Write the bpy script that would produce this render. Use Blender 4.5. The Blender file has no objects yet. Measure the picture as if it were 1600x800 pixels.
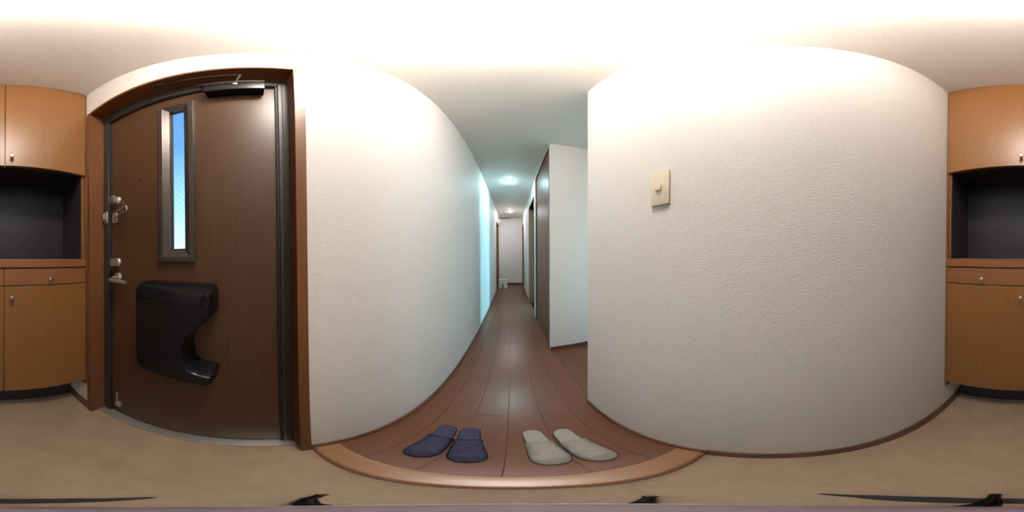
import bpy, bmesh, math, random
from mathutils import Matrix, Vector
random.seed(7)
sc = bpy.context.scene
COL = sc.collection

# ------------------------------------------------------------------ camera (full spherical panorama)
EYE = (0.0, 0.0, 1.11)
R3 = Matrix(((0.99998785, 0.00189707, 0.00455015),
             (-0.00194325, 0.99994643, 0.01016638),
             (-0.00453062, -0.01017509, 0.99993797)))      # small lean of the camera stand
cam = bpy.data.cameras.new('camera')
cam.type = 'PANO'
try:
    cam.cycles.panorama_type = 'EQUIRECTANGULAR'
    cam.cycles.latitude_min, cam.cycles.latitude_max = -math.pi/2, math.pi/2
    cam.cycles.longitude_min, cam.cycles.longitude_max = -math.pi, math.pi
except Exception:
    cam.panorama_type = 'EQUIRECTANGULAR'
cam.clip_start = 0.01
camo = bpy.data.objects.new('camera', cam)
COL.objects.link(camo)
camo.matrix_world = Matrix.Translation(EYE) @ (R3.to_4x4() @ Matrix.Rotation(math.pi/2, 4, 'X'))
sc.camera = camo

# ------------------------------------------------------------------ light levels
LAMP_ENTRY = 116.0        # opal ceiling lamp over the entrance
LAMP_HALL = 330.0         # first corridor downlight, cool white
LAMP_FAR = 340.0          # far corridor downlight, warm white
DAY_ROOM = 200.0          # daylight from the unseen side room window, added to explain the bluish wall patch
DAY_RECESS = 5.0        # daylight from the unseen recess door, added to explain the cool walls
SKY = 1.5

w = bpy.data.worlds.new('sky'); sc.world = w; w.use_nodes = True
nt = w.node_tree; nt.nodes.clear()
out = nt.nodes.new('ShaderNodeOutputWorld'); bg = nt.nodes.new('ShaderNodeBackground')
tc = nt.nodes.new('ShaderNodeTexCoord'); sp = nt.nodes.new('ShaderNodeSeparateXYZ')
rp = nt.nodes.new('ShaderNodeValToRGB')
rp.color_ramp.elements[0].position = 0.0; rp.color_ramp.elements[0].color = (0.80, 1.25, 1.35, 1)
rp.color_ramp.elements[1].position = 1.0; rp.color_ramp.elements[1].color = (0.08, 0.30, 0.85, 1)
e = rp.color_ramp.elements.new(0.28); e.color = (0.46, 0.90, 1.18, 1)
e = rp.color_ramp.elements.new(0.62); e.color = (0.13, 0.42, 0.92, 1)
nt.links.new(tc.outputs['Generated'], sp.inputs[0]); nt.links.new(sp.outputs['Z'], rp.inputs[0])
nt.links.new(rp.outputs[0], bg.inputs[0]); bg.inputs[1].default_value = SKY
nt.links.new(bg.outputs[0], out.inputs[0])

def area(name, loc, rot, sx, sy, power, color):
    l = bpy.data.lights.new(name, 'AREA'); l.shape = 'RECTANGLE'; l.size = sx; l.size_y = sy
    l.energy = power; l.color = color
    o = bpy.data.objects.new(name, l); COL.objects.link(o); o.location = loc; o.rotation_euler = rot
    return o
area('added_door_daylight', (1.56, 1.20, 1.00), (0, math.pi/2, 0), 1.7, 0.46, DAY_RECESS, (0.55, 0.88, 1.0))  # lamp outside the added recess door, cools the corridor walls
area('added_window_daylight', (3.17, 4.50, 1.05), (0, math.pi/2, 0), 0.6, 0.50, DAY_ROOM, (0.30, 0.82, 1.0))  # lamp outside the added side room window, casts the bluish wall patch

sc.view_settings.view_transform = 'Standard'
sc.view_settings.look = 'None'
sc.view_settings.exposure = 0.0
sc.view_settings.gamma = 1.0
sc.view_settings.use_curve_mapping = False

# ------------------------------------------------------------------ materials
def new_mat(name):
    m = bpy.data.materials.new(name); m.use_nodes = True
    return m, m.node_tree, m.node_tree.nodes['Principled BSDF']

def mapped(nt, scale, obj=True):
    tc = nt.nodes.new('ShaderNodeTexCoord'); mp = nt.nodes.new('ShaderNodeMapping')
    mp.inputs['Scale'].default_value = scale
    nt.links.new(tc.outputs['Object' if obj else 'Generated'], mp.inputs[0])
    return mp.outputs[0]

def noise(nt, vec, scale=1.0, detail=3.0, rough=0.55):
    n = nt.nodes.new('ShaderNodeTexNoise')
    n.inputs['Scale'].default_value = scale; n.inputs['Detail'].default_value = detail
    n.inputs['Roughness'].default_value = rough
    nt.links.new(vec, n.inputs['Vector']); return n.outputs['Fac']

def ramp(nt, fac, a, b, p0=0.3, p1=0.7):
    r = nt.nodes.new('ShaderNodeValToRGB')
    r.color_ramp.elements[0].position = p0; r.color_ramp.elements[0].color = (*a, 1)
    r.color_ramp.elements[1].position = p1; r.color_ramp.elements[1].color = (*b, 1)
    nt.links.new(fac, r.inputs[0]); return r.outputs[0]

def bump(nt, bsdf, h, strength, dist):
    b = nt.nodes.new('ShaderNodeBump'); b.inputs['Strength'].default_value = strength
    b.inputs['Distance'].default_value = dist
    nt.links.new(h, b.inputs['Height']); nt.links.new(b.outputs[0], bsdf.inputs['Normal'])

def plain(name, col, rough=0.5, metal=0.0, var=0.08, spec=0.5):
    m, nt, b = new_mat(name)
    f = noise(nt, mapped(nt, (1, 1, 1)), 40, 3)
    c = ramp(nt, f, tuple(x*(1-var) for x in col), tuple(min(1, x*(1+var)) for x in col))
    nt.links.new(c, b.inputs['Base Color'])
    b.inputs['Roughness'].default_value = rough; b.inputs['Metallic'].default_value = metal
    b.inputs['Specular IOR Level'].default_value = spec
    return m

def wood(name, a, b_, stretch=(30, 30, 1.2), rough=0.4, scale=3.0, spec=0.5, rnd=0.0, fine=0.0):
    m, nt, b = new_mat(name)
    v = mapped(nt, stretch)
    f = noise(nt, v, scale, 4, 0.6)
    c = ramp(nt, f, a, b_, 0.28, 0.74)
    if rnd > 0:
        oi = nt.nodes.new('ShaderNodeObjectInfo'); hs = nt.nodes.new('ShaderNodeHueSaturation')
        mr = nt.nodes.new('ShaderNodeMapRange')
        mr.inputs['To Min'].default_value = 1-rnd; mr.inputs['To Max'].default_value = 1+rnd
        nt.links.new(oi.outputs['Random'], mr.inputs['Value'])
        nt.links.new(mr.outputs[0], hs.inputs['Value']); nt.links.new(c, hs.inputs['Color']); c = hs.outputs[0]
    nt.links.new(c, b.inputs['Base Color'])
    b.inputs['Roughness'].default_value = rough
    b.inputs['Specular IOR Level'].default_value = spec
    bump(nt, b, f, 0.12, 0.0006)
    return m

def wallpaper(name, col, strength=0.6):
    m, nt, b = new_mat(name)
    v1 = mapped(nt, (75, 75, 420)); v2 = mapped(nt, (420, 420, 200))
    f1 = noise(nt, v1, 1.0, 2); f2 = noise(nt, v2, 1.0, 2)
    mx = nt.nodes.new('ShaderNodeMath'); mx.operation = 'ADD'
    mx.operation = 'MULTIPLY_ADD'; mx.inputs[1].default_value = 0.4
    nt.links.new(f2, mx.inputs[0]); nt.links.new(f1, mx.inputs[2])
    c = ramp(nt, f1, tuple(x*0.95 for x in col), tuple(min(1, x*1.03) for x in col))
    nt.links.new(c, b.inputs['Base Color'])
    b.inputs['Roughness'].default_value = 0.62
    b.inputs['Specular IOR Level'].default_value = 0.3
    bump(nt, b, mx.outputs[0], strength, 0.0015)
    return m

def emit(name, col, strength):
    m = bpy.data.materials.new(name); m.use_nodes = True; nt = m.node_tree; nt.nodes.clear()
    o = nt.nodes.new('ShaderNodeOutputMaterial'); e = nt.nodes.new('ShaderNodeEmission')
    e.inputs[0].default_value = (*col, 1); e.inputs[1].default_value = strength
    nt.links.new(e.outputs[0], o.inputs[0]); return m

M = {}
M['wall'] = wallpaper('woven_wallpaper', (0.80, 0.768, 0.738))
M['ceiling'] = wallpaper('ceiling_paper', (0.73, 0.70, 0.66), 0.25)
M['subfloor'] = plain('dark_joint', (0.035, 0.018, 0.014), 0.8)
M['plank'] = wood('brown_floorboard', (0.142, 0.055, 0.028), (0.172, 0.070, 0.038), (34, 1.3, 34), 0.31, 2.2, 0.55, 0.04)
M['kamachi'] = wood('step_edge_wood', (0.31, 0.150, 0.075), (0.37, 0.19, 0.10), (1.3, 30, 30), 0.26, 2.0)
M['casing'] = wood('reddish_casing_wood', (0.148, 0.056, 0.020), (0.180, 0.072, 0.028), (30, 30, 1.2), 0.42, 3.0, 0.3)
M['casing_h'] = wood('reddish_casing_wood_flat', (0.130, 0.048, 0.018), (0.160, 0.062, 0.025), (30, 1.2, 30), 0.45, 3.0, 0.25)
M['base'] = wood('dark_baseboard_wood', (0.110, 0.052, 0.038), (0.145, 0.070, 0.050), (30, 1.2, 30), 0.45)
M['base_hall'] = wood('brown_baseboard_wood', (0.175, 0.085, 0.055), (0.225, 0.11, 0.07), (30, 1.2, 30), 0.45)
M['cabinet'] = wood('orange_veneer', (0.218, 0.090, 0.026), (0.252, 0.109, 0.034), (26, 26, 1.6), 0.36, 3.0, 0.4)
M['cabinet_h'] = wood('orange_veneer_flat', (0.210, 0.080, 0.025), (0.245, 0.098, 0.033), (1.6, 26, 26), 0.40, 3.0)
M['dark_panel'] = plain('black_brown_laminate', (0.024, 0.019, 0.024), 0.40, 0, 0.12, 0.35)
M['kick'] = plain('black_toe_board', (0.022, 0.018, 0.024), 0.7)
M['door'] = wood('dark_door_veneer', (0.066, 0.030, 0.0135), (0.082, 0.040, 0.019), (55, 55, 1.5), 0.38, 2.2, 0.35)
M['hall_door'] = wood('brown_hall_door', (0.150, 0.072, 0.043), (0.200, 0.102, 0.062), (40, 40, 1.4), 0.46, 2.2, 0.35)
M['frame_metal'] = plain('bronze_grey_aluminium', (0.046, 0.038, 0.035), 0.46, 0.3)
M['win_metal'] = plain('window_frame_bronze', (0.062, 0.050, 0.042), 0.34, 0.4)
M['rubber'] = plain('black_gasket', (0.012, 0.011, 0.013), 0.7)
M['steel'] = plain('brushed_steel', (0.62, 0.58, 0.54), 0.32, 0.9)
M['sill'] = plain('threshold_steel', (0.52, 0.49, 0.45), 0.36, 0.7)
M['black'] = plain('black_plastic', (0.006, 0.006, 0.008), 0.27, 0, 0.08, 0.3)
M['knob'] = plain('satin_nickel', (0.72, 0.66, 0.58), 0.25, 0.95)
M['switch'] = plain('ivory_plastic', (0.76, 0.68, 0.53), 0.4, 0, 0.02)
M['white'] = plain('white_plastic', (0.84, 0.83, 0.82), 0.45, 0, 0.02)
M['stand'] = plain('purple_grey_alloy', (0.115, 0.085, 0.108), 0.6, 0.0)
M['rimgrey'] = plain('pale_grey_ring', (0.30, 0.27, 0.28), 0.5)
M['navy'] = None
def fabric(name, a, b_, s=420):
    m, nt, b = new_mat(name)
    f = noise(nt, mapped(nt, (1, 1, 1)), s, 2, 0.6); g = noise(nt, mapped(nt, (1, 1, 1)), 35, 3)
    mx = nt.nodes.new('ShaderNodeMath'); mx.operation = 'ADD'
    nt.links.new(f, mx.inputs[0]); nt.links.new(g, mx.inputs[1])
    hv = nt.nodes.new('ShaderNodeMath'); hv.operation = 'MULTIPLY'; hv.inputs[1].default_value = 0.5
    nt.links.new(mx.outputs[0], hv.inputs[0])
    nt.links.new(ramp(nt, hv.outputs[0], a, b_, 0.35, 0.65), b.inputs['Base Color'])
    b.inputs['Roughness'].default_value = 0.92; b.inputs['Specular IOR Level'].default_value = 0.15
    bump(nt, b, f, 0.5, 0.0012); return m
M['navy'] = fabric('navy_blue_cloth', (0.042, 0.044, 0.088), (0.075, 0.079, 0.140))
M['navy_dark'] = fabric('navy_sole', (0.018, 0.016, 0.035), (0.030, 0.026, 0.055))
M['grey'] = fabric('pale_grey_cloth', (0.33, 0.315, 0.285), (0.43, 0.41, 0.375))
M['grey_dark'] = fabric('grey_brown_sole', (0.07, 0.045, 0.045), (0.11, 0.075, 0.07))
# entrance vinyl: mottled beige brown with small flecks
m, nt, b = new_mat('mottled_vinyl')
f1 = noise(nt, mapped(nt, (1, 1, 1)), 9, 4, 0.6); f2 = noise(nt, mapped(nt, (1, 1, 1)), 190, 3, 0.7)
mx = nt.nodes.new('ShaderNodeMix'); mx.data_type = 'RGBA'
nt.links.new(f2, mx.inputs[0])
c1 = ramp(nt, f1, (0.235, 0.150, 0.092), (0.310, 0.206, 0.134)); c2 = ramp(nt, f1, (0.43, 0.312, 0.216), (0.50, 0.37, 0.265))
nt.links.new(c1, mx.inputs[6]); nt.links.new(c2, mx.inputs[7])
nt.links.new(mx.outputs[2], b.inputs['Base Color']); b.inputs['Roughness'].default_value = 0.6
bump(nt, b, f2, 0.25, 0.0008); M['vinyl'] = m
# obscure glass of the entrance door: lets the sky through
m = bpy.data.materials.new('obscure_glass'); m.use_nodes = True; nt = m.node_tree; nt.nodes.clear()
o_ = nt.nodes.new('ShaderNodeOutputMaterial'); tr = nt.nodes.new('ShaderNodeBsdfTransparent'); gl = nt.nodes.new('ShaderNodeBsdfGlossy')
gl.inputs['Roughness'].default_value = 0.25
mxs = nt.nodes.new('ShaderNodeMixShader'); mxs.inputs[0].default_value = 0.05
gn = noise(nt, mapped(nt, (1, 1, 1)), 260, 2)
nt.links.new(ramp(nt, gn, (0.86, 0.90, 0.92), (0.98, 0.99, 1.0)), tr.inputs[0])
nt.links.new(tr.outputs[0], mxs.inputs[1]); nt.links.new(gl.outputs[0], mxs.inputs[2]); nt.links.new(mxs.outputs[0], o_.inputs[0])
M['glass'] = m
M['lamp_entry'] = emit('opal_lamp_glow', (1.0, 0.915, 0.825), LAMP_ENTRY)
M['lamp_hall'] = emit('cool_downlight_glow', (0.60, 0.93, 1.0), LAMP_HALL)
M['lamp_far'] = emit('warm_downlight_glow', (0.94, 0.965, 1.0), LAMP_FAR)

# ------------------------------------------------------------------ mesh helpers
class MB:
    def __init__(s): s.v = []; s.f = []
    def box(s, x0, x1, y0, y1, z0, z1):
        n = len(s.v)
        s.v += [(x0,y0,z0),(x1,y0,z0),(x1,y1,z0),(x0,y1,z0),(x0,y0,z1),(x1,y0,z1),(x1,y1,z1),(x0,y1,z1)]
        s.f += [tuple(n+i for i in q) for q in ((0,3,2,1),(4,5,6,7),(0,1,5,4),(1,2,6,5),(2,3,7,6),(3,0,4,7))]
        return s
    def prism(s, pts, axis, a, b):
        """polygon pts (2D) extruded along axis between a and b"""
        n = len(s.v); k = len(pts)
        def P(p, t):
            if axis == 'x': return (t, p[0], p[1])
            if axis == 'y': return (p[0], t, p[1])
            return (p[0], p[1], t)
        s.v += [P(p, a) for p in pts] + [P(p, b) for p in pts]
        s.f.append(tuple(n+i for i in range(k))[::-1]); s.f.append(tuple(n+k+i for i in range(k)))
        for i in range(k):
            j = (i+1) % k; s.f.append((n+i, n+j, n+k+j, n+k+i))
        return s
    def lathe(s, prof, origin, axis, seg=20):
        """prof: list of (radius, height) along axis vector from origin"""
        ax = Vector(axis).normalized()
        t = Vector((0,0,1)) if abs(ax.z) < 0.9 else Vector((1,0,0))
        e1 = ax.cross(t).normalized(); e2 = ax.cross(e1)
        o = Vector(origin); n = len(s.v)
        for r, h in prof:
            for k in range(seg):
                a = 2*math.pi*k/seg
                s.v.append(tuple(o + ax*h + (e1*math.cos(a)+e2*math.sin(a))*r))
        for i in range(len(prof)-1):
            for k in range(seg):
                k2 = (k+1) % seg
                s.f.append((n+i*seg+k, n+(i+1)*seg+k, n+(i+1)*seg+k2, n+i*seg+k2))
        s.f.append(tuple(n+k for k in range(seg)))
        s.f.append(tuple(n+(len(prof)-1)*seg+k for k in range(seg))[::-1])
        return s
    def tube(s, pts, r, seg=10):
        pts = [Vector(p) for p in pts]; n = len(s.v)
        for i, p in enumerate(pts):
            d = (pts[min(i+1, len(pts)-1)] - pts[max(i-1, 0)]).normalized()
            t = Vector((0,0,1)) if abs(d.z) < 0.9 else Vector((1,0,0))
            e1 = d.cross(t).normalized(); e2 = d.cross(e1)
            rr = r[i] if isinstance(r, (list, tuple)) else r
            for k in range(seg):
                a = 2*math.pi*k/seg
                s.v.append(tuple(p + (e1*math.cos(a)+e2*math.sin(a))*rr))
        for i in range(len(pts)-1):
            for k in range(seg):
                k2 = (k+1) % seg
                s.f.append((n+i*seg+k, n+i*seg+k2, n+(i+1)*seg+k2, n+(i+1)*seg+k))
        s.f.append(tuple(n+k for k in range(seg))[::-1])
        s.f.append(tuple(n+(len(pts)-1)*seg+k for k in range(seg)))
        return s
    def build(s, name, mat, parent=None, bevel=0.0, seg=2, smooth=False, loc=None):
        me = bpy.data.meshes.new(name); me.from_pydata(s.v, [], s.f)
        bm = bmesh.new(); bm.from_mesh(me); bmesh.ops.recalc_face_normals(bm, faces=bm.faces)
        if bevel > 0:
            ed = [e for e in bm.edges if len(e.link_faces) == 2 and e.calc_face_angle(0) > 0.5]
            bmesh.ops.bevel(bm, geom=ed, offset=bevel, segments=seg, affect='EDGES', profile=0.6, clamp_overlap=True)
        bm.to_mesh(me); bm.free()
        me.materials.append(M[mat] if isinstance(mat, str) else mat)
        if smooth:
            me.polygons.foreach_set('use_smooth', [True]*len(me.polygons))
            try: me.set_sharp_from_angle(angle=math.radians(40))
            except Exception: pass
        o = bpy.data.objects.new(name, me); COL.objects.link(o)
        if parent: o.parent = parent
        if loc: o.location = loc
        return o

def box(name, mat, b, parent=None, bevel=0.0, seg=2):
    return MB().box(*b).build(name, mat, parent, bevel, seg, smooth=bevel > 0)

def tag(o, label=None, cat=None, group=None, kind=None):
    if label: o['label'] = label
    if cat: o['category'] = cat
    if group: o['group'] = group
    if kind: o['kind'] = kind
    return o
def struct(o, label, cat): return tag(o, label, cat, kind='structure')
def empty(name, loc=(0, 0, 0)):
    o = bpy.data.objects.new(name, None); COL.objects.link(o); o.empty_display_size = 0.05
    return o           # things are built in world coordinates under an Empty at the origin

def place(root, base):
    """move a thing's Empty to its base while its parts stay where they are"""
    root.location = base
    for ch in root.children: ch.location = tuple(-c for c in base)

# ------------------------------------------------------------------ dimensions
XL, XR = -0.447, 0.390          # corridor walls
CE = 2.4525                     # ceiling
GZ = -0.030                     # entrance floor
YC = -0.745                     # cabinet fronts
YB = -1.03                      # back of the cabinet niche
YE = 5.95                       # end of the corridor
AX = 1.45                       # depth of side recess
RX = 3.10                       # side room window wall
D0, D1 = -0.700, 0.112          # clear entrance opening between casings
DX = -0.540                     # inner face of the entrance door leaf

# ------------------------------------------------------------------ setting: floor
fl = empty('floor'); struct(fl, 'reddish brown wooden board floor running down the corridor', 'floor')
MB().box(XL-0.15, XR+1.10, 0.232, YE+0.1, -0.06, -0.006).box(XR, RX, 2.6, 5.4, -0.06, -0.006).build('joint_bed', 'subfloor', fl)
cols = [-0.470, -0.320, -0.170, -0.020, 0.130, 0.280, 0.430, 0.580, 0.730, 0.880, 1.030, 1.180, 1.330, 1.480]
for i in range(len(cols)-1):
    x0, x1 = cols[i], cols[i+1]
    start = 0.725 if (i % 2 == 0) else 0.264
    cuts = [0.232]
    t = start
    while t < YE:
        if t - cuts[-1] > 0.05: cuts.append(t)
        t += 0.909
    cuts.append(YE)
    for a, b_ in zip(cuts[:-1], cuts[1:]):
        if x0 >= XR+0.02:
            if b_ < 0.776 or a > 1.62: continue
        g = 0.0004
        box('plank', 'plank', (max(x0, XL-0.02)+g, x1-g, a+g, b_-g, -0.008, 0.0), fl, 0.0006, 1)
box('side_room_boards', 'plank', (0.55, RX, 2.62, 5.4, -0.006, -0.001), fl)

ka = MB()
prof = [(0.148, GZ-0.01), (0.148, -0.012), (0.150, -0.006), (0.155, -0.0015), (0.162, 0.0), (0.2315, 0.0), (0.2315, GZ-0.01)]
ka.prism(prof, 'x', XL, XR)
k = ka.build('trim_1', 'kamachi', None, smooth=True)
struct(k, 'pale orange wooden step edge between entrance vinyl and corridor boards', 'step edge')
k2 = box('trim_2', 'base', (XL, XR, 0.1445, 0.1485, GZ, -0.017)); struct(k2, 'thin dark strip under the wooden step edge', 'trim')
g = box('floor_entrance', 'vinyl', (-0.62, XR+0.01, YB, 0.160, GZ-0.03, GZ)); struct(g, 'mottled beige vinyl entrance floor below the step', 'floor')

# ------------------------------------------------------------------ setting: walls and ceiling
c = box('ceiling', 'ceiling', (-0.75, RX+0.2, -1.15, YE+0.15, CE, CE+0.1)); struct(c, 'off white papered ceiling', 'ceiling')

wl = MB()
T = 0.16
wl.box(XL-T, XL, -1.15, D0-0.012, GZ-0.05, CE)                 # behind cabinet side
wl.box(XL-T, XL, D0-0.012, D1+0.012, 2.118, CE)                # over the entrance door
wl.box(XL-T, XL, D1+0.012, 4.72, GZ-0.05, CE)
wl.box(XL-T, XL, 4.72, 5.47, 2.10, CE)
wl.box(XL-T, XL, 5.47, YE+0.1, GZ-0.05, CE)
o = wl.build('wall_left', 'wall'); struct(o, 'woven white wallpaper wall left of the corridor with the entrance door', 'wall')
wr = MB().box(XR, AX+0.10, -1.15, 0.776, GZ-0.05, CE)
o = wr.build('wall_right', 'wall', bevel=0.002, seg=1); struct(o, 'woven off white wallpaper wall carrying the ivory light switch', 'wall')
wq = MB().box(AX, AX+0.1, 0.776, 0.93, -0.05, CE).box(AX, AX+0.1, 1.47, 1.62, -0.05, CE).box(AX, AX+0.1, 0.93, 1.47, 1.92, CE)
o = wq.build('wall_recess', 'wall'); struct(o, 'white end wall of the side recess', 'wall')
gdr = empty('added_door'); struct(gdr, 'unseen glazed door added at the end of the side recess for its cool daylight', 'door')  # out of view, added to account for cool light around the recess
for b_ in ((AX+0.02, AX+0.06, 0.93, 0.99, 0.0, 1.92), (AX+0.02, AX+0.06, 1.41, 1.47, 0.0, 1.92), (AX+0.02, AX+0.06, 0.99, 1.41, 0.0, 0.10), (AX+0.02, AX+0.06, 0.99, 1.41, 1.86, 1.92)):
    box('door_rail', 'hall_door', b_, gdr)
box('pane', 'glass', (AX+0.038, AX+0.042, 0.99, 1.41, 0.10, 1.86), gdr)
wc = MB()
wc.box(XR, AX+0.15, 1.62, 1.672, -0.05, CE)
wc.box(XR+0.05, AX, 1.672, 2.6, -0.05, CE)                      # closed closet volume
wc.box(XR, XR+0.16, 2.612, 2.79, -0.05, CE)
wc.box(XR, XR+0.16, 2.79, 3.60, 2.13, CE)
wc.box(XR, XR+0.16, 3.60, 5.22, -0.05, CE)
wc.box(XR, XR+0.16, 5.22, 5.86, 2.10, CE)
wc.box(XR, XR+0.16, 5.86, YE+0.1, -0.05, CE)
wc.box(XR, XR+0.05, 1.672, 2.612, 2.425, CE)
o = wc.build('wall_corridor', 'wall'); struct(o, 'white corridor wall with closet and inner doors past the recess', 'wall')
o = box('wall_end', 'wall', (XL-0.2, XR+0.2, YE, YE+0.12, -0.05, CE)); struct(o, 'pale grey white wall closing the far end of the corridor', 'wall')
o = box('wall_back', 'wall', (XL-0.2, XR+0.2, -1.15, YB-0.012, GZ-0.05, CE)); struct(o, 'wall behind the shoe cabinet', 'wall')
sr = MB()
sr.box(0.55, RX+0.1, 2.50, 2.62, -0.05, CE); sr.box(0.55, RX+0.1, 5.40, 5.5, -0.05, CE)
sr.box(RX, RX+0.1, 2.62, 4.22, -0.05, CE); sr.box(RX, RX+0.1, 4.78, 5.4, -0.05, CE)
sr.box(RX, RX+0.1, 4.22, 4.78, -0.05, 0.68); sr.box(RX, RX+0.1, 4.22, 4.78, 1.82, CE)
o = sr.build('wall_side_room', 'wall'); struct(o, 'white walls of the side room behind the open doorway', 'wall')

# baseboards
def baseboard(name, mat, b, label):
    o = box(name, mat, b, None, 0.0015, 1); struct(o, label, 'baseboard'); return o
BH, BT = 0.045, 0.008
baseboard('baseboard_left', 'base_hall', (XL, XL+BT, 0.146, 4.69, 0.0, BH), 'brown baseboard along the left corridor wall')
baseboard('baseboard_right', 'base_hall', (XR-BT, XR, 0.150, 0.776, 0.0, BH), 'brown baseboard under the light switch wall beside the slippers')
baseboard('baseboard_entrance', 'base', (XR-BT, XR, YB+0.07, 0.146, GZ, 0.058), 'dark baseboard of the right wall along the entrance vinyl')
baseboard('baseboard_door', 'base', (XL, XL+BT, YB+0.07, D0-0.034, GZ, 0.058), 'short dark baseboard between shoe cabinet and entrance door casing')
baseboard('baseboard_recess', 'base', (XR, AX, 1.612, 1.62, 0.0, BH), 'dark baseboard under the white wall of the side recess')
baseboard('baseboard_corridor', 'base_hall', (XR-BT, XR, 3.63, 5.19, 0.0, BH), 'baseboard along the far right corridor wall')
baseboard('baseboard_end', 'base', (XL, XR, YE-BT, YE, 0.0, 0.06), 'dark baseboard under the far end wall')
o = box('trim_3', 'base', (XL, -0.05, YE-0.02, YE, CE-0.022, CE)); struct(o, 'dark strip where the far end wall meets the ceiling', 'trim')

# ------------------------------------------------------------------ entrance door casing and metal frame
t = empty('trim_4'); struct(t, 'reddish brown wooden casing around the entrance door', 'door casing')
CX = -0.435
box('casing_board', 'casing', (XL-0.075, CX, D0-0.033, D0, GZ, 2.128), t, 0.0015, 1)
box('casing_board', 'casing', (XL-0.075, CX, D1, D1+0.032, GZ, 2.128), t, 0.0015, 1)
box('casing_board', 'casing_h', (XL-0.075, CX, D0, D1, 2.104, 2.128), t, 0.0015, 1)
t = empty('trim_5'); struct(t, 'dark bronze metal frame of the entrance door', 'door frame')
FX0, FX1 = -0.62, -0.522
box('frame_jamb', 'frame_metal', (FX0, FX1, D0-0.02, -0.660, GZ, 2.104), t, 0.0015, 1)
box('frame_jamb', 'frame_metal', (FX0, FX1, 0.080, D1+0.02, GZ, 2.104), t, 0.0015, 1)
box('frame_head', 'frame_metal', (FX0, FX1, -0.660, 0.080, 2.024, 2.110), t, 0.0015, 1)
MB().box(FX0+0.01, FX1-0.006, -0.660, -0.652, GZ, 2.024).box(FX0+0.01, FX1-0.006, 0.072, 0.080, GZ, 2.024).box(FX0+0.01, FX1-0.006, -0.652, 0.072, 2.018, 2.024).build('gasket', 'rubber', t)
box('gasket_line', 'rubber', (FX1-0.004, FX1+0.0006, 0.092, 0.095, 0.0, 2.03), t)
sl = box('trim_6', 'sill', (-0.60, -0.488, D0, D1, GZ-0.01, GZ+0.012), None, 0.002, 1); struct(sl, 'brushed metal threshold under the entrance door', 'threshold')

# ------------------------------------------------------------------ entrance door
d = empty('door_1'); struct(d, 'dark brown veneered entrance door with narrow glazed slot and black letterbox', 'door')
LY0, LY1, LZ0, LZ1 = -0.652, 0.074, 0.006, 2.018
WY0, WY1, WZ0, WZ1 = -0.306, -0.247, 1.137, 1.876       # glass opening
lf = MB()
X0 = DX-0.04
lf.box(X0, DX, LY0, WY0-0.02, LZ0, LZ1); lf.box(X0, DX, WY1+0.02, LY1, LZ0, LZ1)
lf.box(X0, DX, WY0-0.02, WY1+0.02, LZ0, WZ0-0.02); lf.box(X0, DX, WY0-0.02, WY1+0.02, WZ1+0.02, LZ1)
leaf = lf.build('leaf', 'door', d)
box('bottom_seal', 'rubber', (DX-0.035, DX-0.004, LY0, LY1, GZ+0.010, 0.008), d)
# bevelled window surround: mitred frame, outer rim, sloping inner face
def frame_ring(name, mat, parent, prof, side):
    """prof: list of (inset from the outer edge, x); side = outer rectangle (y0,y1,z0,z1)"""
    y0, y1, z0, z1 = side
    mb = MB(); n = len(prof)
    for ins, x in prof:
        mb.v += [(x, y0+ins, z0+ins), (x, y1-ins, z0+ins), (x, y1-ins, z1-ins), (x, y0+ins, z1-ins)]
    for i in range(n-1):
        for k in range(4):
            k2 = (k+1) % 4
            mb.f.append((i*4+k, i*4+k2, (i+1)*4+k2, (i+1)*4+k))
    return mb.build(name, mat, parent)
OY0, OY1, OZ0, OZ1 = -0.358, -0.207, 1.092, 1.934
fr = frame_ring('window_surround', 'win_metal', d, [(0, DX), (0.0, DX+0.010), (0.003, DX+0.013), (0.020, DX+0.013), (0.024, DX+0.010), (0.044, DX-0.004), (0.0445, DX-0.02), (0.052, DX-0.022)], (OY0, OY1, OZ0, OZ1))
pane = box('pane', 'glass', (DX-0.026, DX-0.022, OY0+0.045, OY1-0.045, OZ0+0.045, OZ1-0.045), d)
wm = MB()
gy0, gy1, gz0, gz1 = OY0+0.052, OY1-0.052, OZ0+0.052, OZ1-0.052
n = 30
for s_ in (-1, 1):
    zz = gz0 - (gy1-gy0)
    while zz < gz1:
        pts = []
        for (yy, z_) in ((gy0, zz if s_ > 0 else zz+(gy1-gy0)), (gy1, zz+(gy1-gy0) if s_ > 0 else zz)):
            pts.append([yy, z_])
        a, b_ = pts
        # clip to the pane
        def clip(p, q):
            if p[1] < gz0:
                f = (gz0-p[1])/(q[1]-p[1]) if q[1] != p[1] else 0; p = [p[0]+(q[0]-p[0])*f, gz0]
            if p[1] > gz1:
                f = (gz1-p[1])/(q[1]-p[1]) if q[1] != p[1] else 0; p = [p[0]+(q[0]-p[0])*f, gz1]
            return p
        if max(a[1], b_[1]) > gz0+0.004 and min(a[1], b_[1]) < gz1-0.004:
            a2, b2 = clip(a, b_), clip(b_, a)
            wm.tube([(DX-0.0245, a2[0], a2[1]), (DX-0.0245, b2[0], b2[1])], 0.00035, 4)
        zz += 0.026
wm.build('wire_mesh', 'steel', pane)
# peephole
MB().lathe([(0.0075, 0), (0.0075, 0.004), (0.004, 0.005)], (DX, -0.463, 1.478), (1, 0, 0), 16).build('peephole', 'win_metal', d)
# two thumb turns
for z in (1.405, 1.088):
    tt = MB().lathe([(0.022, 0), (0.022, 0.006), (0.019, 0.010), (0.012, 0.013)], (DX, -0.605, z), (1, 0, 0), 24).build('thumb_turn', 'steel', d, smooth=True)
    box('turn_knob', 'steel', (DX+0.012, DX+0.044, -0.618, -0.594, z-0.018, z+0.018), tt, 0.003, 2)
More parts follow.
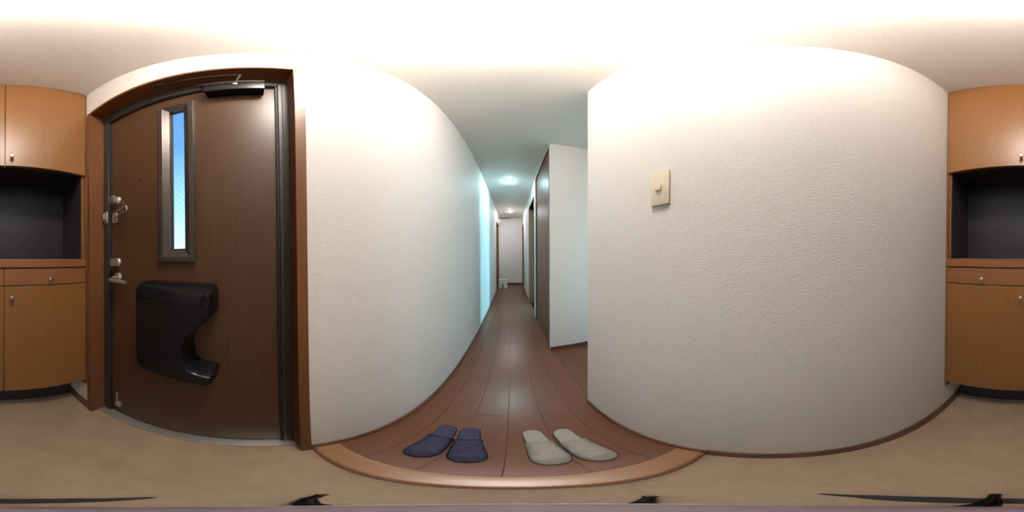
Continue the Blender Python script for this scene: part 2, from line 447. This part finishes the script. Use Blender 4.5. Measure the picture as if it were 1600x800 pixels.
# lever handle
lv = MB().lathe([(0.024, 0), (0.024, 0.008), (0.020, 0.012), (0.010, 0.014), (0.010, 0.040)], (DX, -0.603, 1.012), (1, 0, 0), 24).build('handle_rose', 'steel', d, smooth=True)
MB().tube([(DX+0.042, -0.622, 1.002), (DX+0.044, -0.600, 1.002), (DX+0.043, -0.560, 1.000), (DX+0.038, -0.515, 0.999)], [0.009, 0.0105, 0.0095, 0.0085], 12).build('lever', 'steel', lv, smooth=True)
# swing guard: base on the leaf, U shaped bar, catch on the frame
gd = box('guard_base', 'steel', (DX, DX+0.012, -0.640, -0.606, 1.288, 1.336), d, 0.002, 1)
MB().tube([(DX+0.014, -0.628, 1.336), (DX+0.020, -0.600, 1.339), (DX+0.032, -0.520, 1.349), (DX+0.034, -0.512, 1.345), (DX+0.034, -0.512, 1.330), (DX+0.032, -0.520, 1.326), (DX+0.020, -0.600, 1.315), (DX+0.014, -0.628, 1.312)], 0.0038, 8).build('guard_bar', 'steel', gd, smooth=True)
gc = box('guard_catch', 'steel', (FX1, FX1+0.006, -0.690, -0.664, 1.292, 1.356), d, 0.0015, 1)
box('catch_hook', 'steel', (FX1+0.004, FX1+0.026, -0.676, -0.668, 1.308, 1.340), gc, 0.002, 1)
# foot stop at the bottom of the leaf
st = box('foot_stop', 'steel', (DX, DX+0.020, -0.612, -0.580, 0.092, 0.140), d, 0.002, 1)
box('stop_arm', 'steel', (DX+0.004, DX+0.012, -0.618, -0.608, 0.140, 0.222), st, 0.001, 1)
# closer: dark body, pale arm, link rod under the frame head
cl = box('closer_body', 'black', (DX, DX+0.052, -0.155, 0.036, 1.934, 2.006), d, 0.006, 2)
box('closer_arm', 'win_metal', (DX+0.030, DX+0.056, -0.172, 0.036, 2.006, 2.020), cl, 0.002, 1)
MB().lathe([(0.008, 0), (0.008, 0.006), (0.003, 0.008)], (DX+0.050, -0.055, 1.990), (1, 0, 0), 12).build('closer_screw', 'steel', cl)
MB().tube([(-0.468, -0.300, 2.090), (-0.468, -0.034, 2.072)], 0.0035, 8).build('closer_link', 'win_metal', cl)
MB().tube([(-0.468, -0.034, 2.072), (-0.495, -0.055, 2.014)], 0.004, 8).build('closer_pivot', 'frame_metal', cl)
box('closer_bracket', 'win_metal', (-0.482, -0.455, -0.33, -0.285, 2.090, 2.104), cl, 0.002, 1)
# black letterbox catcher with a scooped out hinge side
def rounded(pts, seg=6):
    """pts: (a, b, radius) polygon with rounded corners"""
    res = []; n = len(pts)
    for i in range(n):
        p0, p, p2 = Vector(pts[i-1][:2]), Vector(pts[i][:2]), Vector(pts[(i+1) % n][:2]); r = pts[i][2]
        if r <= 0: res.append(tuple(p)); continue
        d1, d2 = (p0-p), (p2-p); r = min(r, d1.length*0.48, d2.length*0.48)
        a, b_ = p+d1.normalized()*r, p+d2.normalized()*r
        for k in range(seg+1):
            t_ = k/seg
            res.append(tuple(a*(1-t_)**2 + p*2*t_*(1-t_) + b_*t_**2))
    return res
out_ = rounded([(-0.418, 1.020, 0.035), (-0.126, 1.020, 0.028), (-0.126, 0.930, 0.012), (-0.222, 0.815, 0.05), (-0.205, 0.700, 0.055),
                (-0.126, 0.690, 0.010), (-0.126, 0.632, 0.035), (-0.418, 0.632, 0.075)], 7)
cyc, czc = -0.29, 0.83
mb = MB(); L = len(out_)
layers = [(0.0, 0.0), (0.045, 0.0), (0.066, 0.08), (0.081, 0.25), (0.091, 0.52), (0.0965, 0.80), (0.098, 1.0), (0.098, 1.10)]
def inset(poly, dd):
    res = []
    n = len(poly)
    for i in range(n):
        p0, p, p2 = Vector(poly[i-1]), Vector(poly[i]), Vector(poly[(i+1) % n])
        t_ = (p2-p0).normalized(); nn = Vector((t_.y, -t_.x))      # outline runs clockwise: inward normal
        res.append(p + nn*dd*(0.0085 + 0.042*max(0.0, -nn.y)**2*(1.0 if p.y > 0.98 else 0.0) + 0.012*max(0.0, nn.x)*(1.0 if p.x < -0.38 else 0.0)))
    return res
for dep, ins in layers:
    for p in inset(out_, ins): mb.v.append((DX+dep, p[0], p[1]))
for i in range(len(layers)-1):
    for k in range(L):
        k2 = (k+1) % L
        mb.f.append((i*L+k, i*L+k2, (i+1)*L+k2, (i+1)*L+k))
from mathutils.geometry import tessellate_polygon
o0 = (len(layers)-1)*L
for tri in tessellate_polygon([[Vector(v) for v in mb.v[o0:o0+L]]]): mb.f.append(tuple(o0+k for k in tri))
mbx = mb.build('letterbox', 'black', d, smooth=True)
MB().lathe([(0.004, 0), (0.004, 0.004), (0.002, 0.006)], (DX+0.088, -0.226, 0.835), (0.6, 0.8, 0), 10).build('latch_stud', 'knob', mbx)

# ------------------------------------------------------------------ shoe cabinet with niche, worktop and wall cabinet
XA, XB, XM = -0.433, 0.380, -0.0215
cab = empty('shoe_cabinet')
tag(cab, 'orange wood shoe cabinet with two drawers and two doors below the dark niche', 'cabinet')
box('body', 'cabinet', (XA, XB, YB, YC-0.020, 0.318, 1.062), cab)
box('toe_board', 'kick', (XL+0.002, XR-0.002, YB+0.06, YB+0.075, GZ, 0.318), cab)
def knob(x, z, parent, y=YC):
    return MB().lathe([(0.0085, 0), (0.0075, 0.002), (0.0048, 0.006), (0.0048, 0.012), (0.0095, 0.016), (0.0105, 0.020), (0.0085, 0.025), (0.003, 0.0265)], (x, y, z), (0, 1, 0), 16).build('knob', 'knob', parent, smooth=True)
for x0, x1, kx, dx in ((XA, XM-0.001, -0.056, -0.237), (XM+0.001, XB, 0.014, 0.192)):
    dr = box('drawer', 'cabinet_h', (x0+0.001, x1-0.001, YC-0.020, YC, 0.981, 1.058), cab, 0.0012, 1); knob(dx, 1.011, dr)
    dd = box('door', 'cabinet', (x0+0.001, x1-0.001, YC-0.020, YC, 0.316, 0.977), cab, 0.0012, 1); knob(kx, 0.929, dd)
o = box('worktop', 'cabinet_h', (XA, XB, YB+0.02, YC+0.004, 1.064, 1.103), None, 0.002, 1)
tag(o, 'orange wood counter board forming the sill of the dark niche', 'worktop')
fi = empty('trim_10'); struct(fi, 'brown filler strips between shoe cabinet and the walls', 'filler strip')
box('filler_strip', 'casing', (XL, XA-0.002, YB, YC-0.008, 0.262, CE), fi, 0.001, 1)
box('filler_strip', 'casing', (XB-0.004, XR, YB, YC-0.008, 0.262, CE), fi, 0.001, 1)
ni = empty('open_niche'); tag(ni, 'open niche lined in near black laminate between upper and lower cabinets', 'niche')
box('side_panel', 'cabinet', (XA-0.001, -0.419, YB+0.02, YC-0.018, 1.103, 1.585), ni)
box('side_panel', 'cabinet', (0.366, XB, YB+0.02, YC-0.018, 1.103, 1.585), ni)
box('side_lining', 'dark_panel', (-0.4195, -0.414, YB+0.018, YC-0.020, 1.103, 1.585), ni)
box('side_lining', 'dark_panel', (0.361, 0.3665, YB+0.018, YC-0.020, 1.103, 1.585), ni)
box('back_panel', 'dark_panel', (XA, XB, YB-0.01, YB+0.020, 1.103, 1.585), ni)
up = empty('wall_cabinet'); tag(up, 'orange wood upper cabinet with two doors reaching the ceiling', 'cabinet')
box('body', 'cabinet', (XA, XB, YB, YC-0.020, 1.590, CE-0.002), up)
box('underside', 'dark_panel', (XA, XB, YB, YC-0.022, 1.584, 1.590), up)
for x0, x1, kx in ((XA, XM-0.001, -0.054), (XM+0.001, XB, 0.013)):
    dd = box('door', 'cabinet', (x0+0.001, x1-0.001, YC-0.020, YC, 1.583, CE-0.004), up, 0.0012, 1); knob(kx, 1.634, dd)
place(cab, (0, -0.89, 0.318)); place(ni, (0, -0.89, 1.103)); place(up, (0, -0.89, 1.584))

# ------------------------------------------------------------------ ceiling lamp over the entrance
lp = empty('ceiling_lamp'); tag(lp, 'round white flush ceiling lamp glowing over the entrance', 'ceiling lamp')
LX, LY = -0.04, 0.22
MB().lathe([(0.085, 0), (0.085, 0.012), (0.080, 0.016)], (LX, LY, CE), (0, 0, -1), 40).build('base_ring', 'white', lp, smooth=True)
MB().lathe([(0.084, 0.010), (0.108, 0.020), (0.118, 0.036), (0.116, 0.056), (0.104, 0.076), (0.082, 0.091), (0.054, 0.101), (0.022, 0.106), (0.002, 0.107)], (LX, LY, CE), (0, 0, -1), 40).build('opal_dome', 'lamp_entry', lp, smooth=True)
place(lp, (LX, LY, CE))
for (x, y, mat, lab) in ((-0.043, 2.78, 'lamp_hall', 'cool white round downlight on the corridor ceiling, nearer one'), (-0.042, 4.95, 'lamp_far', 'bright round downlight near the far end of the corridor')):
    dl = empty('downlight'); tag(dl, lab, 'downlight', 'corridor downlights')
    MB().lathe([(0.078, 0), (0.078, 0.006), (0.070, 0.010), (0.058, 0.010)], (x, y, CE), (0, 0, -1), 32).build('trim_ring', 'white', dl, smooth=True)
    MB().lathe([(0.058, 0.009), (0.053, 0.018), (0.038, 0.025), (0.016, 0.028), (0.002, 0.0285)], (x, y, CE), (0, 0, -1), 32).build('diffuser', mat, dl, smooth=True)
    place(dl, (x, y, CE))

# ------------------------------------------------------------------ light switches
sw = empty('light_switch'); tag(sw, 'ivory rectangular light switch on the textured right wall', 'light switch')
pl_ = MB().box(XR-0.009, XR, 0.266, 0.334, 1.262, 1.380).build('plate', 'switch', sw, 0.003, 2, smooth=True)
box('rocker', 'switch', (XR-0.0155, XR-0.008, 0.291, 0.313, 1.310, 1.331), sw, 0.0015, 1)
place(sw, (XR, 0.30, 1.262))
s2 = empty('light_switch'); tag(s2, 'small pale switch plate on the far end wall beside a brown frame', 'light switch')
box('plate', 'switch', (0.285, 0.350, YE-0.008, YE, 1.13, 1.25), s2, 0.002, 1)
box('rocker', 'switch', (0.305, 0.330, YE-0.012, YE-0.007, 1.165, 1.215), s2, 0.001, 1)
place(s2, (0.3175, YE, 1.13))

# ------------------------------------------------------------------ corridor doors
cd = empty('door_2'); struct(cd, 'tall brown folding closet doors on the right of the corridor', 'closet door')
box('casing_board', 'hall_door', (XR-0.006, XR+0.05, 1.660, 1.684, 0.0, 2.425), cd, 0.001, 1)
box('casing_board', 'hall_door', (XR-0.006, XR+0.05, 2.588, 2.612, 0.0, 2.425), cd, 0.001, 1)
box('casing_board', 'hall_door', (XR-0.006, XR+0.05, 1.684, 2.588, 2.395, 2.425), cd, 0.001, 1)
for a, b_ in ((1.686, 1.910), (1.912, 2.135), (2.137, 2.361), (2.363, 2.586)):
    box('folding_panel', 'hall_door', (XR+0.012, XR+0.036, a, b_, 0.008, 2.393), cd, 0.002, 1)
for y in (2.26,):
    kb = MB().lathe([(0.010, 0), (0.008, 0.004), (0.008, 0.018), (0.014, 0.024), (0.010, 0.032)], (XR+0.012, y, 0.97), (-1, 0, 0), 14).build('knob', 'knob', cd, smooth=True)
def casing_x(name, label, x0, x1, y0, y1, ztop, wdt=0.028):
    t = empty(name); struct(t, label, 'door casing')
    box('casing_board', 'hall_door', (x0, x1, y0-wdt, y0, 0.0, ztop+wdt), t, 0.001, 1)
    box('casing_board', 'hall_door', (x0, x1, y1, y1+wdt, 0.0, ztop+wdt), t, 0.001, 1)
    box('casing_board', 'hall_door', (x0, x1, y0, y1, ztop, ztop+wdt), t, 0.001, 1)
    return t
casing_x('trim_7', 'brown casing of the open doorway past the closet', XR-0.010, XR+0.17, 2.80, 3.585, 2.13)
casing_x('trim_8', 'brown casing of the far left corridor door', XL-0.165, XL+0.012, 4.745, 5.445, 2.075)
casing_x('trim_9', 'brown casing of the far right corridor door', XR-0.012, XR+0.165, 5.248, 5.832, 2.075)
dl_ = empty('door_3'); struct(dl_, 'brown inner door on the far left of the corridor', 'door')
box('leaf', 'hall_door', (XL-0.085, XL-0.05, 4.747, 5.443, 0.006, 2.073), dl_, 0.001, 1)
MB().tube([(XL-0.05, 4.81, 1.0), (XL-0.005, 4.81, 1.0), (XL-0.003, 4.90, 1.0)], 0.008, 8).build('handle', 'steel', dl_)
dr_ = empty('door_4'); struct(dr_, 'brown inner door at the far right end of the corridor', 'door')
box('leaf', 'hall_door', (XR+0.05, XR+0.085, 5.25, 5.83, 0.006, 2.073), dr_, 0.001, 1)
MB().tube([(XR+0.05, 5.31, 1.0), (XR+0.005, 5.31, 1.0), (XR+0.003, 5.40, 1.0)], 0.008, 8).build('handle', 'steel', dr_)

# white step stool in front of the far end
so = empty('step_stool'); tag(so, 'small white step stool with arched foot gap at the corridor end', 'stool')
arch = [(-0.424, 0.0), (-0.424, 0.255), (-0.148, 0.255), (-0.148, 0.0), (-0.262, 0.0)] + [(-0.290+0.028*math.cos(a), 0.115+0.028*math.sin(a)) for a in [math.pi*k/8 for k in range(9)]] + [(-0.318, 0.0)]
MB().prism(arch, 'y', 5.26, 5.278).build('front_panel', 'white', so)
MB().prism(arch, 'y', 5.442, 5.46).build('back_panel', 'white', so)
box('side_panel', 'white', (-0.424, -0.408, 5.278, 5.442, 0.0, 0.255), so)
box('side_panel', 'white', (-0.164, -0.148, 5.278, 5.442, 0.0, 0.255), so)
box('seat', 'white', (-0.430, -0.142, 5.254, 5.466, 0.255, 0.284), so, 0.006, 2)
place(so, (-0.286, 5.36, 0))
ch = box('door_chime', 'white', (XL, XL+0.075, 5.60, 5.70, 2.20, 2.36), None, 0.012, 3)
tag(ch, 'small white box high on the wall beyond the far left door casing', 'chime box')

# side room window, out of view: added as the source of the bluish patch
wn = empty('added_window'); struct(wn, 'unseen side room window added to explain the bluish daylight', 'window')
for b_ in ((RX-0.01, RX+0.05, 4.22, 4.25, 0.68, 1.82), (RX-0.01, RX+0.05, 4.75, 4.78, 0.68, 1.82), (RX-0.01, RX+0.05, 4.25, 4.75, 0.68, 0.71), (RX-0.01, RX+0.05, 4.25, 4.75, 1.79, 1.82)):
    box('window_frame', 'frame_metal', b_, wn)
box('pane', 'glass', (RX+0.02, RX+0.025, 4.25, 4.75, 0.71, 1.79), wn)

# ------------------------------------------------------------------ slippers
def foot_outline(L, n=48):
    """half widths along the length t (0 heel .. 1 toe): (left, right) edges"""
    res = []
    for i in range(n+1):
        t_ = i/n
        # smooth width profile, rounded both ends
        base = 0.0365 + 0.0135*(1/(1+math.exp(-(t_-0.48)*12)))
        endh = math.sqrt(max(0, 1-((0.13-t_)/0.13)**2)) if t_ < 0.13 else 1
        endt = math.sqrt(max(0, 1-((t_-0.80)/0.20)**2)) if t_ > 0.80 else 1
        res.append((t_*L, base*endh*endt))
    return res
def slipper(heel, toe, cloth, sole_m, label, side, group):
    """side: +1 / -1 skews the toe inward"""
    L = math.hypot(toe[0]-heel[0], toe[1]-heel[1])
    prof = foot_outline(L); n = len(prof)
    def skew(t_): return side*0.006*math.sin(math.pi*t_) + side*0.004*t_
    root = empty('slipper'); tag(root, label, 'slipper', group)
    ring = [(s_, wv*1.035+skew(s_/L)) for s_, wv in prof] + [(s_, -wv*1.035+skew(s_/L)) for s_, wv in prof[::-1][1:-1]]
    MB().prism(ring, 'z', 0.0, 0.013).build('sole', sole_m, root, 0.002, 1, smooth=True)
    ins = [(0.004+s_*(L-0.008)/L, (wv*0.955)+skew(s_/L)) for s_, wv in prof] + [(0.004+s_*(L-0.008)/L, -wv*0.955+skew(s_/L)) for s_, wv in prof[::-1][1:-1]]
    MB().prism(ins, 'z', 0.0105, 0.0165).build('insole', cloth, root, 0.0015, 1, smooth=True)
    # vamp: arched shell over the front, open at the instep
    mb = MB(); rows = 22; seg = 20; t0, t1 = 0.40, 0.995
    for i in range(rows+1):
        for k in range(seg+1):
            a = k/seg*math.pi; ca = math.cos(a)
            # opening edge curves back towards the heel at the sides
            ts = t0 + 0.065*math.sin(a)**1.5
            t_ = ts + (t1-ts)*(i/rows)**0.85
            j = min(n-1, max(0, t_*(n-1))); j0 = int(j); j1 = min(n-1, j0+1); fr_ = j-j0
            wv = prof[j0][1]*(1-fr_)+prof[j1][1]*fr_
            h = 0.058*(1-0.58*((t_-0.42)/0.58)**1.4) if t_ > 0.42 else 0.058
            h *= min(1.0, math.sqrt(max(0.0, (1.0-t_)/0.14)))
            h = max(h, 0.004)
            x = t_*L; y = ca*wv*(0.99+0.13*math.exp(-((t_-t0)/0.10)**2))+skew(t_)
            z = 0.009 + h*math.sin(a)**0.75
            mb.v.append((x, y, z))
    for i in range(rows):
        for k in range(seg):
            q = i*(seg+1)+k
            mb.f.append((q, q+1, q+seg+2, q+seg+1))
    vm = mb.build('vamp', cloth, root, smooth=True)
    so_ = vm.modifiers.new('thickness', 'SOLIDIFY'); so_.thickness = 0.004; so_.offset = -1
    # bound edge of the opening
    edge = [mb.v[k] for k in range(seg+1)]
    MB().tube(edge, 0.0026, 6).build('edge_binding', sole_m if sole_m == 'navy_dark' else cloth, root, smooth=True)
    root.location = (heel[0], heel[1], 0.0); root.rotation_euler.z = math.atan2(toe[1]-heel[1], toe[0]-heel[0])
    return root
G1, G2 = 'navy slippers', 'grey slippers'
slipper((-0.243, 0.588), (-0.236, 0.308), 'navy', 'navy_dark', 'navy blue cloth slipper nearest the left corridor wall', 1, G1)
slipper((-0.158, 0.592), (-0.093, 0.318), 'navy', 'navy_dark', 'navy blue cloth slipper nearer the middle of the floor', -1, G1)
slipper((0.062, 0.588), (0.083, 0.302), 'grey', 'grey_dark', 'pale grey cloth slipper nearer the middle of the floor', 1, G2)
slipper((0.170, 0.574), (0.211, 0.286), 'grey', 'grey_dark', 'pale grey cloth slipper nearest the right wall', -1, G2)

# ------------------------------------------------------------------ camera stand under the lens
ts_ = empty('camera_stand'); tag(ts_, 'slim camera stand with short black legs on the entrance floor', 'camera stand')
MB().lathe([(0.0085, 0.05), (0.0085, 0.80), (0.0075, 0.82), (0.0075, 0.90)], (0, 0, GZ), (0, 0, 1), 20).build('pole', 'stand', ts_, smooth=True)
MB().lathe([(0.004, 0.0), (0.0088, 0.002), (0.0088, 0.008), (0.006, 0.010)], (0, 0, GZ+0.895), (0, 0, 1), 24).build('head_plate', 'stand', ts_, smooth=True)
MB().lathe([(0.0098, 0.0), (0.0104, 0.003), (0.0098, 0.006)], (0, 0, GZ+0.889), (0, 0, 1), 24).build('head_ring', 'rimgrey', ts_, smooth=True)
MB().lathe([(0.014, 0.0), (0.018, 0.008), (0.018, 0.035), (0.013, 0.045)], (0, 0, GZ+0.03), (0, 0, 1), 20).build('hub', 'black', ts_, smooth=True)
for pts in ([(-0.012, 0.0), (-0.060, 0.006), (-0.092, 0.018), (-0.116, 0.036)], [(0.010, 0.008), (0.040, 0.032), (0.076, 0.060)], [(0.002, -0.012), (0.008, -0.07), (0.016, -0.132)]):
    n_ = len(pts)
    lg = MB().tube([(p[0], p[1], GZ+0.045-0.035*i/(n_-1)) for i, p in enumerate(pts)], [0.0065-0.002*i/(n_-1) for i in range(n_)], 10).build('leg', 'black', ts_, smooth=True)
    MB().lathe([(0.0055, 0), (0.0065, 0.004), (0.0055, 0.012), (0.003, 0.015)], (pts[-1][0], pts[-1][1], GZ), (0, 0, 1), 14).build('rubber_foot', 'black', lg, smooth=True)
bar = [(-0.088, -0.072), (-0.045, -0.083), (0.0, -0.087), (0.045, -0.084), (0.085, -0.074), (0.116, -0.052)]
mb = MB()
for i, p in enumerate(bar):
    h_ = [0.004, 0.014, 0.018, 0.018, 0.012, 0.004][i]
    mb.v += [(p[0], p[1]-h_, GZ+0.004), (p[0], p[1]+h_, GZ+0.004), (p[0], p[1]+h_*0.8, GZ+0.012), (p[0], p[1]-h_*0.8, GZ+0.012)]
for i in range(len(bar)-1):
    for k in range(4): mb.f.append((i*4+k, i*4+(k+1) % 4, i*4+4+(k+1) % 4, i*4+4+k))
mb.f += [(3, 2, 1, 0), tuple(len(bar)*4-4+k for k in range(4))]
mb.build('foot_bar', 'rubber', ts_, smooth=True)
place(ts_, (0, 0, GZ))
